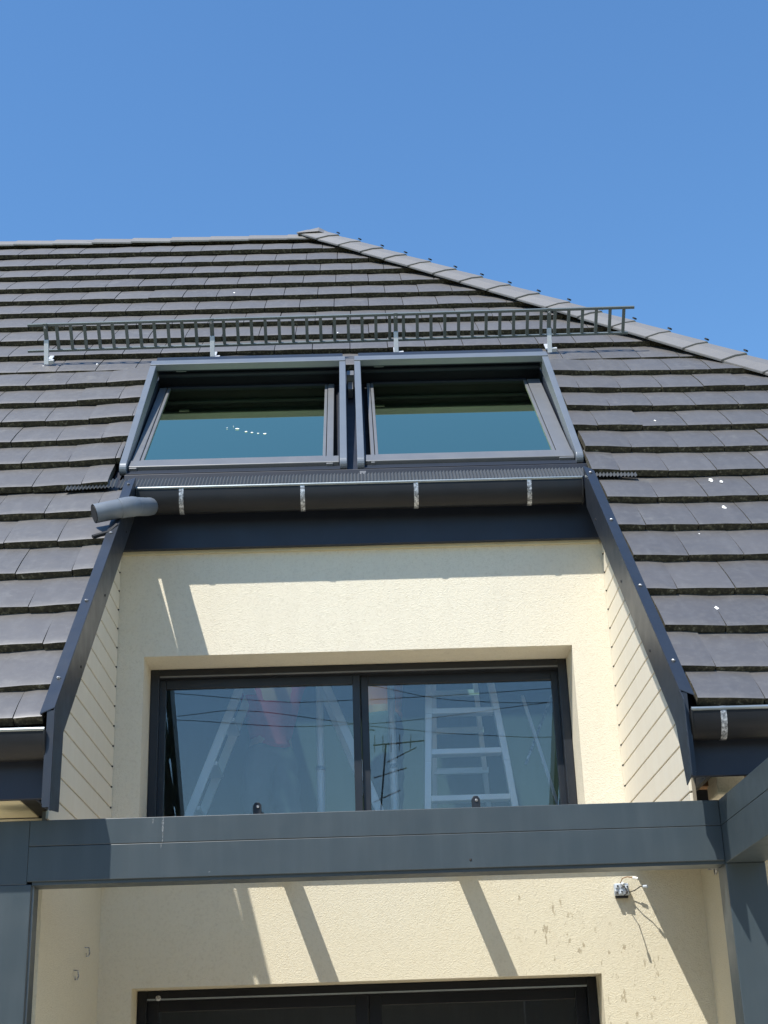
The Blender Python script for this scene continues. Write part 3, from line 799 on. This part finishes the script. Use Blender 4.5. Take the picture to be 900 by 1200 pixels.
stepB = empty('step_ladder', (.65, 9.0, FZ), 'wide aluminium step ladder with flat treads behind the right pane', 'ladder')
def lx(z, s): # front rail x at height z
    t = (2.95 - z) / (2.95 - FZ)
    return (.46 - .09 * t) if s < 0 else (.73 + .24 * t + .02 * sin(pi * t))
for s in (-1, 1):
    b = MB()
    zz = [2.95, 2.6, 2.2, 1.9, 1.6, FZ + .02]
    for a, c in zip(zz[:-1], zz[1:]): bar(b, (lx(a, s), 8.8 + .0 * a, a), (lx(c, s), 8.8, c), .020, .03)
    b.build('leg', M['alu'], stepB, .003)
    b = MB(); bar(b, (lx(2.9, s) - .03 * s, 8.9, 2.9), (lx(FZ, s) - .09 * s, 9.75, FZ), .016, .012); b.build('leg', M['alu'], stepB, .003)
for z in (2.80, 2.51, 2.22, 1.965, 1.68, 1.4):
    b = MB(); b.box(lx(z, -1) + .02, lx(z, 1) - .02, 8.765, 8.865, z - .022, z + .012); b.build('tread', M['alu'], stepB, .004)
for z in (2.42, 2.20, 1.96, 1.6):
    b = MB(); t = (2.9 - z) / (2.9 - FZ); y = 8.9 + .85 * t; b.box(lx(z, -1) + .03 + .05 * t, lx(z, 1) - .03 - .05 * t, y - .012, y + .012, z - .02, z + .02); b.build('brace', M['alu'], stepB, .003)

def prop(x, y, label):
    e = empty('support_prop', (x, y, FZ), label, 'prop', 'telescopic props standing in the upper room')
    b = MB(); b.tube([(x, y, FZ + .01), (x, y, FZ + .79)], .026, 14); b.build('outer_tube', M['alu'], e, smooth=True)
    b = MB(); b.tube([(x, y, FZ + .79), (x, y, 3.15)], .023, 14); b.build('inner_tube', M['alu'], e, smooth=True)
    b = MB(); b.tube([(x, y, FZ + .775), (x, y, FZ + .80)], .032, 14); b.build('collar', M['zinc'], e, smooth=True)
    b = MB(); b.box(x - .06, x + .06, y - .06, y + .06, FZ + .001, FZ + .01); b.build('base_plate', M['zinc'], e)
prop(-.258, 9.05, 'pale vertical prop near the right edge of the left pane')
prop(.20, 9.05, 'pale vertical prop beside the coral shirted worker')
for (p, q, lab) in (((1.42, 8.9, 2.76), (1.02, 8.9, 1.16), 'dark thin strut leaning towards the top right corner of the right pane'), ((1.02, 8.86, 2.32), (1.31, 8.86, 1.16), 'bright thin strut leaning behind the right end of the right pane')):
    b = MB(); bar(b, p, q, .010, .010)
    if lab.startswith('dark'):
        b = MB(); bar(b, (1.42, 8.93, 2.79), (1.02, 8.93, 1.90), .008, .008); bar(b, (1.0, 8.93, 1.17), (1.32, 8.93, 1.88), .008, .008)
    tag(b.build('straightedge', M['zinc'] if lab.startswith('dark') else M['alu'], None, .002), lab, 'straightedge')
b = MB(); b.box(-.05, .42, 9.28, 9.7, FZ + .002, FZ + .24); tag(b.build('work_platform', M['alu'], None, .01), 'low platform under the worker in the right pane, hidden by the beam', 'platform')

# ------------------------------------------------------------------ workers
def skin_mesh(name, verts, edges, radii, root=0, sub=2):
    me = bpy.data.meshes.new(name); me.from_pydata(verts, edges, [])
    o = bpy.data.objects.new('tmp', me); COL.objects.link(o)
    mod = o.modifiers.new('s', 'SKIN'); mod.use_smooth_shade = True; mod.branch_smoothing = .6
    for i, r in enumerate(radii):
        sv = me.skin_vertices[0].data[i]; sv.radius = r if isinstance(r, tuple) else (r, r); sv.use_root = (i == root)
    sb = o.modifiers.new('b', 'SUBSURF'); sb.levels = sub; sb.render_levels = sub
    dg = bpy.context.evaluated_depsgraph_get(); dg.update()
    res = bpy.data.meshes.new_from_object(o.evaluated_get(dg)); res.name = name
    bpy.data.objects.remove(o); bpy.data.meshes.remove(me)
    return res
def worker(base, rot, label, shirt, armpose):
    e = empty('person', base, label, 'person'); e.rotation_euler = (0, 0, rot)
    V = {}; E = []; R = []
    names = []
    def v(n, p, r): names.append(n); V[n] = p; R.append(r)
    def ed(a, c): E.append((a, c))
    v('pel', (0, 0, .96), .125); v('wst', (0, 0, 1.10), .125); v('chest', (0, -.01, 1.32), (.15, .12)); v('neck0', (0, 0, 1.47), .075); v('neck', (0, -.01, 1.54), .055); v('jaw', (0, -.02, 1.61), .07); v('head', (0, -.015, 1.69), (.08, .095)); v('crown', (0, -.005, 1.76), .06)
    ed('pel', 'wst'); ed('wst', 'chest'); ed('chest', 'neck0'); ed('neck0', 'neck'); ed('neck', 'jaw'); ed('jaw', 'head'); ed('head', 'crown')
    for s in (-1, 1):
        t = 'LR'[s > 0]
        v('hip' + t, (.10 * s, 0, .90), .095); v('kn' + t, (.115 * s, -.015, .50), .06); v('an' + t, (.12 * s, .02, .09), .042); v('toe' + t, (.13 * s, -.13, .035), .035)
        ed('pel', 'hip' + t); ed('hip' + t, 'kn' + t); ed('kn' + t, 'an' + t); ed('an' + t, 'toe' + t)
        el, wr = armpose
        v('sh' + t, (.19 * s, 0, 1.43), .06); v('el' + t, (el[0] * s, el[1], el[2]), .043); v('wr' + t, (wr[0] * s, wr[1], wr[2]), .03)
        ed('chest', 'sh' + t); ed('sh' + t, 'el' + t); ed('el' + t, 'wr' + t)
        W_ = Vector((wr[0] * s, wr[1], wr[2])); dirn = (W_ - Vector((el[0] * s, el[1], el[2]))).normalized(); side = dirn.cross(Vector((0, 1, 0))).normalized()
        P_ = W_ + dirn * .06; v('pm' + t, tuple(P_), (.036, .018)); ed('wr' + t, 'pm' + t)
        for k, (off, ln) in enumerate(((-.030, .072), (-.010, .082), (.010, .077), (.029, .060))):
            a = P_ + side * off + dirn * .03; m1 = a + dirn * ln * .5; tp = a + dirn * ln * .85 + Vector((0, -.02, 0))
            v(f'a{t}{k}', tuple(a), .010); v(f'm{t}{k}', tuple(m1), .009); v(f't{t}{k}', tuple(tp), .0075); ed('pm' + t, f'a{t}{k}'); ed(f'a{t}{k}', f'm{t}{k}'); ed(f'm{t}{k}', f't{t}{k}')
        a = W_ + dirn * .03 - side * .035 * s; tp = W_ + dirn * .075 - side * .06 * s
        v('th' + t, tuple(a), .011); v('tt' + t, tuple(tp), .009); ed('wr' + t, 'th' + t); ed('th' + t, 'tt' + t)
    idx = {n: i for i, n in enumerate(names)}
    me = skin_mesh('person_body', [V[n] for n in names], [(idx[a], idx[c]) for a, c in E], R)
    me.materials.append(M['skin'])
    def child(me, name, mat):
        if not me.materials: me.materials.append(mat)
        o = bpy.data.objects.new(name, me); COL.objects.link(o); o.parent = e
        for p in me.polygons: p.use_smooth = True
        return o
    child(me, 'body', M['skin'])
    tr = [(0, 0, 1.06), (0, 0, .95), (-.10, 0, .86), (-.116, -.015, .5), (-.12, .01, .10), (.10, 0, .86), (.116, -.015, .5), (.12, .01, .10)]
    tm = skin_mesh('trousers', tr, [(0, 1), (1, 2), (2, 3), (3, 4), (1, 5), (5, 6), (6, 7)], [.150, .150, .118, .088, .080, .118, .088, .080], 1)
    for vv in tm.vertices:
        z = vv.co.z; vv.co.x += .006 * sin(38 * z + 9 * vv.co.y); vv.co.y += .007 * sin(47 * z + 13 * vv.co.x)
    child(tm, 'trousers', M['trousers'])
    el, _ = armpose
    sh = [(0, 0, .93), (0, 0, 1.10), (0, 0, 1.33), (0, 0, 1.45)]; se = [(0, 1), (1, 2), (2, 3)]; sr = [.166, .158, (.168, .14), .09]
    for s in (-1, 1):
        i = len(sh); sh += [(.19 * s, 0, 1.44), ((.19 + (el[0] - .19) * .7) * s, el[1] * .7, 1.43 + (el[2] - 1.43) * .7)]; se += [(2, i), (i, i + 1)]; sr += [.078, .066]
    child(skin_mesh('shirt', sh, se, sr, 1), 'shirt', shirt)
    hb = MB(); hb.ball((0, .012, 1.725), .106, 14, sx=.86, sy=1.0, sz=.85)
    hm = bpy.data.meshes.new('hair'); hm.from_pydata([p for p in hb.v if p[2] > 1.70 or p[1] > .03], [], [])
    hb2 = bpy.data.meshes.new('hair'); keep = [i for i, p in enumerate(hb.v) if (p[2] > 1.69 + (.05 if p[1] < -.04 else 0)) or p[1] > .045]
    mp = {i: k for k, i in enumerate(keep)}
    hb2.from_pydata([hb.v[i] for i in keep], [], [[mp[i] for i in f] for f in hb.f if all(i in mp for i in f)])
    child(hb2, 'hair', M['hair'])
    fb = MB(); fb.ball((0, -.112, 1.665), .016, 8, sx=.8, sz=1.4); fb.box(-.025, .025, -.100, -.092, 1.622, 1.629)
    for s in (-1, 1): fb.ball((.03 * s, -.097, 1.70), .011, 8); fb.ball((.083 * s, -.005, 1.68), .025, 8, sx=.4, sy=.7, sz=1.2)
    fm = bpy.data.meshes.new('face'); fm.from_pydata(fb.v, [], fb.f); child(fm, 'face', M['skin'])
    for c, nm in ((-.12, 'boot'), (.12, 'boot')):
        bb = MB(); bb.box(c - .05, c + .05, -.20, .09, 0, .09); bb.box(c - .048, c + .048, -.03, .085, .09, .17)
        bm_ = data_of(bb, 'boot', [M['black']], .02); child(bm_, 'boot', M['black'])
    return e
worker((-.60, 9.50, FZ + .06), .5, 'worker in a dark red shirt and grey trousers behind the left pane', M['shirt_red'], ((.30, -.10, 1.62), (.22, -.18, 1.88)))
worker((.155, 9.45, FZ + .24), 1.35, 'worker in a coral shirt and grey trousers behind the right pane', M['shirt_coral'], ((.28, -.12, 1.64), (.20, -.16, 1.90)))

# ------------------------------------------------------------------ snow guard
sg = empty('snow_guard', RP(-.1, 13.85, 0), 'long grey lattice snow guard standing on the tiles above the skylights', 'snow guard')
u0, u1 = -2.43, 2.10
tw = lambda u: .030 * (u - u0) / (u1 - u0)
b = MB(RP)
def railbar(ua, ub, wa, wb, h):
    q = MB(RP); pts = [(ua, 13.838, wa), (ub, 13.838, wb), (ub, 13.862, wb), (ua, 13.862, wa), (ua, 13.838, wa + h), (ub, 13.838, wb + h), (ub, 13.862, wb + h), (ua, 13.862, wa + h)]
    q.add(pts, [(3, 2, 1, 0), (4, 5, 6, 7), (0, 1, 5, 4), (1, 2, 6, 5), (2, 3, 7, 6), (3, 0, 4, 7)]); return q
railbar(u0 + .0, u1 + .06, .262, .292, .020).build('rail', M['guard'], sg, .002)
railbar(u0 - .02, u1 + .02, .060, .094, .018).build('rail', M['guard'], sg, .002)
rung_me = None; k = 0; u = -2.215
while u < u1 + .02:
    if min(abs(u - x) for x in (-2.295, -1.045, .345, 1.51)) > .028:
        q = MB(RP); a = .078 + tw(u); q.box(u - .0115, u + .0115, 13.8435, 13.8565, a, .264 + tw(u)); q.build('rung', M['guard'], sg)
    u += .1048
for u in (-2.295, -1.045, .345, 1.51):
    t = tw(u)
    q = MB(RP); q.box(u - .015, u + .015, 13.820, 13.836, .10, .290 + t); q.build('upright', M['guard'], sg, .002)
    q = MB(lambda a, v, w_: RP(a, v + .55 * max(0, w_ - .0), w_ * 1.0)); q.box(u - .017, u + .017, 13.72, 13.735, .0, .165); q.tf = RP; q.box(u - .017, u + .017, 13.818, 14.0, -.012, -.002); q.box(u + .017, u + .055, 13.73, 13.76, .0, .030)
    q.build('bracket', M['strap'], sg, .002)
    q = MB(RP); q.tube([(u, 13.80, .26 + t), (u, 13.823, .26 + t)], .008, 8); q.build('bolt', M['zinc'], sg)

# ------------------------------------------------------------------ pergola
pg = empty('pergola', (0, 6.4, -1.6), 'anthracite aluminium pergola frame with posts and beams in front of the house', 'pergola')
YB, XL, XR = 6.29, -1.413, 1.546
b = MB(); b.box(XL - .02, XR, YB, YB + .15, 1.0485, 1.158); rb = b.build('rear_beam', M['anth'], pg, .0025)
b = MB(); b.box(XL - .02, XR, YB, YB + .15, .900, 1.047); b.build('lower_profile', M['anth'], rb, .0025)
b = MB(); b.box(XL + .0, XR, YB + .012, YB + .14, .886, .9015); b.build('track_channel', M['anth'], rb)
b = MB(); b.box(XL - .185, XL - .0205, YB - .0008, YB + .15, .8885, 1.158); b.build('corner_joint', M['anth'], rb, .0025)
b = MB(); b.box(XL - .185, XL, YB - .0005, YB + .15, -1.6, .888); pl = b.build('post', M['anth'], pg, .003, label='left post of the pergola')
b = MB(); b.box(XL - .001, XL + .006, YB + .03, YB + .036, -1.6, .888); b.build('cover_strip', M['lip'], pl)
b = MB(); b.box(XR + .0, XR + .170, YB - .0005, YB + .15, -1.6, .888); b.build('post', M['anth'], pg, .003, label='right post of the pergola')
b = MB(); b.box(XR + .001, XR + .171, 1.8, YB + .15, 1.0485, 1.158); sb_ = b.build('side_beam', M['anth'], pg, .0025)
b = MB(); b.box(XR + .001, XR + .171, 1.8, YB + .15, .8885, 1.047); b.build('lower_profile', M['anth'], sb_, .0025)
b = MB(); b.box(XR + .004, XR + .168, 1.82, YB + .14, 1.04, 1.06); b.build('beam_core', M['black'], sb_)
b = MB(); b.box(XR, XR + .171, 1.63, 1.80, -1.6, 1.163); b.build('post', M['anth'], pg, .003, label='near post of the pergola, outside the frame')
for x in (-.430, .530):
    b = MB(); pts = []
    for y, zc in ((6.471, 1.055), (D - .001, 1.20)):
        pts += [(x - .042, y, zc - .03), (x + .042, y, zc - .03), (x + .042, y, zc + .03), (x - .042, y, zc + .03)]
    b.add(pts, [(3, 2, 1, 0), (4, 5, 6, 7), (0, 1, 5, 4), (1, 2, 6, 5), (2, 3, 7, 6), (3, 0, 4, 7)]); b.build('strut', M['anth'], pg)
# dried white run on the beam
b = MB(); rs = random.Random(9)
def smear(x, z0, z1, wd):
    n = 14; L_ = []; R_ = []
    for i in range(n + 1):
        t = i / n; z = z1 + (z0 - z1) * t; ww = wd * (.35 + .65 * rs.random()) * (1 - .6 * t)
        L_.append((x - ww + .002 * rs.uniform(-1, 1), YB - .0012, z)); R_.append((x + ww, YB - .0012, z))
    b.add(L_ + R_, [(i, i + 1, n + 2 + i, n + 1 + i) for i in range(n)])
smear(-.862, 1.052, 1.155, .006); smear(-.905, 1.13, 1.150, .005); smear(-.868, 1.025, 1.042, .004); smear(-.76, 1.028, 1.036, .003); smear(-.66, .915, .92, .004)
def smear_mat():
    mt, n, bb = new_mat('dried_run'); bb.inputs['Base Color'].default_value = (.33, .35, .36, 1); bb.inputs['Roughness'].default_value = .9
    L(n, mth(n, 'MULTIPLY', ramp(n, noise(n, 90, 4, .7), [(.38, (0, 0, 0)), (.6, (1, 1, 1))]), .55), bb.inputs['Alpha']); return mt
o = b.build('dried_stain', smear_mat(), rb); o['kind'] = 'stuff'
b = MB(); b.ball((.455, YB - .001, .935), .006, 8, sy=.4); b.build('screw_hole', M['black'], rb)
# ledger on the wall that carries the struts
b = MB(); b.box(-1.43, 1.84, D - .045, D - .0015, 1.17, 1.232); b.build('wall_ledger', M['anth'], house, .003)

# ------------------------------------------------------------------ small things on the lower wall
tb = empty('cable_connector', (1.40, D, .98), 'small grey terminal block with loose wires on the sunlit wall under the beam', 'connector')
b = MB(); b.box(1.362, 1.438, D - .045, D - .002, .985, 1.048); b.build('terminal_body', M['termin'], tb, .004)
for i, (dx, dz) in enumerate(((.0, .0), (.026, .004), (.052, -.002), (.006, .034), (.034, .036), (.058, .030))):
    b = MB(); b.box(1.362 + dx - .004, 1.378 + dx, D - .058, D - .045, .988 + dz, 1.008 + dz); b.build('terminal_cell', M['termin'] if i % 2 else M['zinc'], tb, .002)
    b = MB(); b.tube([(1.370 + dx, D - .0585, .998 + dz), (1.370 + dx, D - .062, .998 + dz)], .005, 8); b.build('screw_hole', M['black'], tb)
b = MB(); b.box(1.366, 1.434, D - .03, D - .004, .972, .985); b.build('terminal_foot', M['black'], tb, .002)
for path in ([(1.395, D - .04, 1.05), (1.405, D - .06, 1.072), (1.43, D - .07, 1.078), (1.458, D - .075, 1.072)],
             [(1.438, D - .03, 1.0), (1.465, D - .07, 1.005), (1.49, D - .10, 1.02), (1.505, D - .12, 1.018)],
             [(1.41, D - .05, .985), (1.42, D - .09, .99), (1.40, D - .15, 1.01), (1.385, D - .19, 1.02)]):
    b = MB(); b.tube(path, .0028, 6); b.build('loose_wire', M['brown'] if path[0][2] > 1.04 else M['wire'], tb, smooth=True)
    a, c = Vector(path[-2]), Vector(path[-1]); q = c + (c - a).normalized() * .028
    b = MB(); b.tube([tuple(c), tuple(q)], .007, 8); b.build('wire_cap', M['white'] if path[0][2] > 1.04 else M['termin'], tb, smooth=True)
for (y, z, lab) in ((7.691, .743, 'upper small metal hook on the shaded left side wall'), (7.424, .611, 'lower small metal hook on the shaded left side wall')):
    b = MB(); X = -1.437
    b.tube([(X, y, z + .02), (X + .022, y, z + .018), (X + .026, y, z - .01), (X + .022, y - .006, z - .024), (X + .014, y - .016, z - .026), (X + .014, y - .024, z - .012)], .0035, 6)
    tag(b.build('wall_hook', M['zinc'], None, smooth=True), lab, 'hook', 'hooks on the left side wall')
b = MB(); X = 1.85; b.tube([(X, 7.72, 1.062), (X - .05, 7.72, 1.062)], .006, 8); b.tube([(X - .002, 7.72, 1.062), (X - .006, 7.72, 1.062)], .022, 14)
b.tube([(X - .012 , 7.72 + .022 * cos(t * pi / 6), 1.062 + .03 * sin(t * pi / 6)) for t in range(13)], .004, 6)
tag(b.build('eye_bolt', M['zinc'], None, smooth=True), 'small metal eye bolt at the top of the right side wall', 'bolt')

# ------------------------------------------------------------------ across the garden: seen mirrored in the upper window
YM = -9.0
for pts, lab in ((((-40, 9.2), (-3.56, 7.02), (-1.43, 6.79), (-.17, 6.79), (.15, 6.80), (3.5, 6.92), (40, 8.9)), 'upper of the cables mirrored in the upper window'),
                 (((-40, 8.2), (-3.45, 6.52), (-1.28, 6.33), (-.18, 6.34), (1.2, 6.42), (3.5, 6.66), (40, 9.6)), 'lowest level cable mirrored across the left pane'),
                 (((-40, 6.4), (-3.46, 6.58), (-2.21, 6.66), (-.18, 6.36), (1.2, 6.18), (2.13, 6.09), (3.5, 6.01), (40, 6.9)), 'cable sloping down across both mirrored panes'),
                 (((-40, 10.6), (-3.5, 7.5), (.15, 7.08), (1.23, 6.83), (2.16, 6.71), (3.5, 6.66), (40, 7.4)), 'cable dipping across the top of the right pane')):
    b = MB(); pth = []
    P_ = [Vector((x, YM, z)) for x, z in pts]
    for i in range(len(P_) - 1):
        for k in range(6):
            t = k / 6; p0 = P_[max(i - 1, 0)]; p1 = P_[i]; p2 = P_[i + 1]; p3 = P_[min(i + 2, len(P_) - 1)]
            m1 = (p2 - p0) / max(1e-6, (p2.x - p0.x)) * (p2.x - p1.x); m2 = (p3 - p1) / max(1e-6, (p3.x - p1.x)) * (p2.x - p1.x)
            h00 = 2 * t ** 3 - 3 * t ** 2 + 1; h10 = t ** 3 - 2 * t ** 2 + t; h01 = -2 * t ** 3 + 3 * t ** 2; h11 = t ** 3 - t ** 2
            pth.append(tuple(p1 * h00 + m1 * h10 + p2 * h01 + m2 * h11))
    pth.append(tuple(P_[-1])); b.tube(pth, .0065, 6)
    tag(b.build('overhead_cable', M['wire'], None, smooth=True), lab, 'cable', 'overhead cables across the garden')
an = empty('roof_antenna', (.31, YM, 4.3), 'television antenna mirrored at the left of the right pane', 'antenna')
b = MB(); b.tube([(.30, YM, 4.1), (.33, YM, 4.83), (.45, YM, 5.98)], .016, 8); b.build('mast', M['wire'], an)
for a, c, r in (((.22, 6.00), (1.14, 5.99), .013), ((.22, 5.40), (.81, 5.50), .011), ((.20, 4.96), (.68, 5.10), .011), ((.46, 5.68), (1.00, 5.87), .011)):
    b = MB(); b.tube([(a[0], YM - .2, a[1]), (c[0], YM + .1, c[1])], r, 8); b.build('boom', M['wire'], an)
for x in (.25, .40, .55, .70, .9):
    b = MB(); b.tube([(x, YM - .45, 5.93), (x, YM + .3, 6.06)], .007, 6); b.build('element', M['wire'], an)
b = MB(); b.tube([(.19 + .18 * cos(t), YM - .15, 6.0 + .28 * sin(t)) for t in [x * pi / 10 + 1.2 for x in range(11)]], .012, 6); b.build('reflector', M['wire'], an, smooth=True)
nh = empty('neighbour_house', (0, -13, -1.6), 'low house with a dark red roof across the garden, mirrored in the patio door', 'house')
b = MB(); b.box(-7, 8, -17, -9.5, -1.6, 1.7); nw = b.build('wall', M['brick'], nh)
b = MB(); b.prism([(-17.4, 1.6), (-13.2, 4.25), (-9.1, 1.6), (-9.1, 1.75), (-13.2, 4.4), (-17.4, 1.75)], 'x', -7.4, 8.4); b.build('roof', M['redroof'], nh)
b = MB(); b.prism([(-17, 1.7), (-13.2, 4.15), (-9.5, 1.7)], 'x', -7, 8); b.build('gable', M['brick'], nh)
for x in (-5, -1.5, 2, 5.5):
    b = MB(); b.box(x - .6, x + .6, -9.498, -9.44, -.4, 1.0); f = b.build('window', M['frame'], nh);
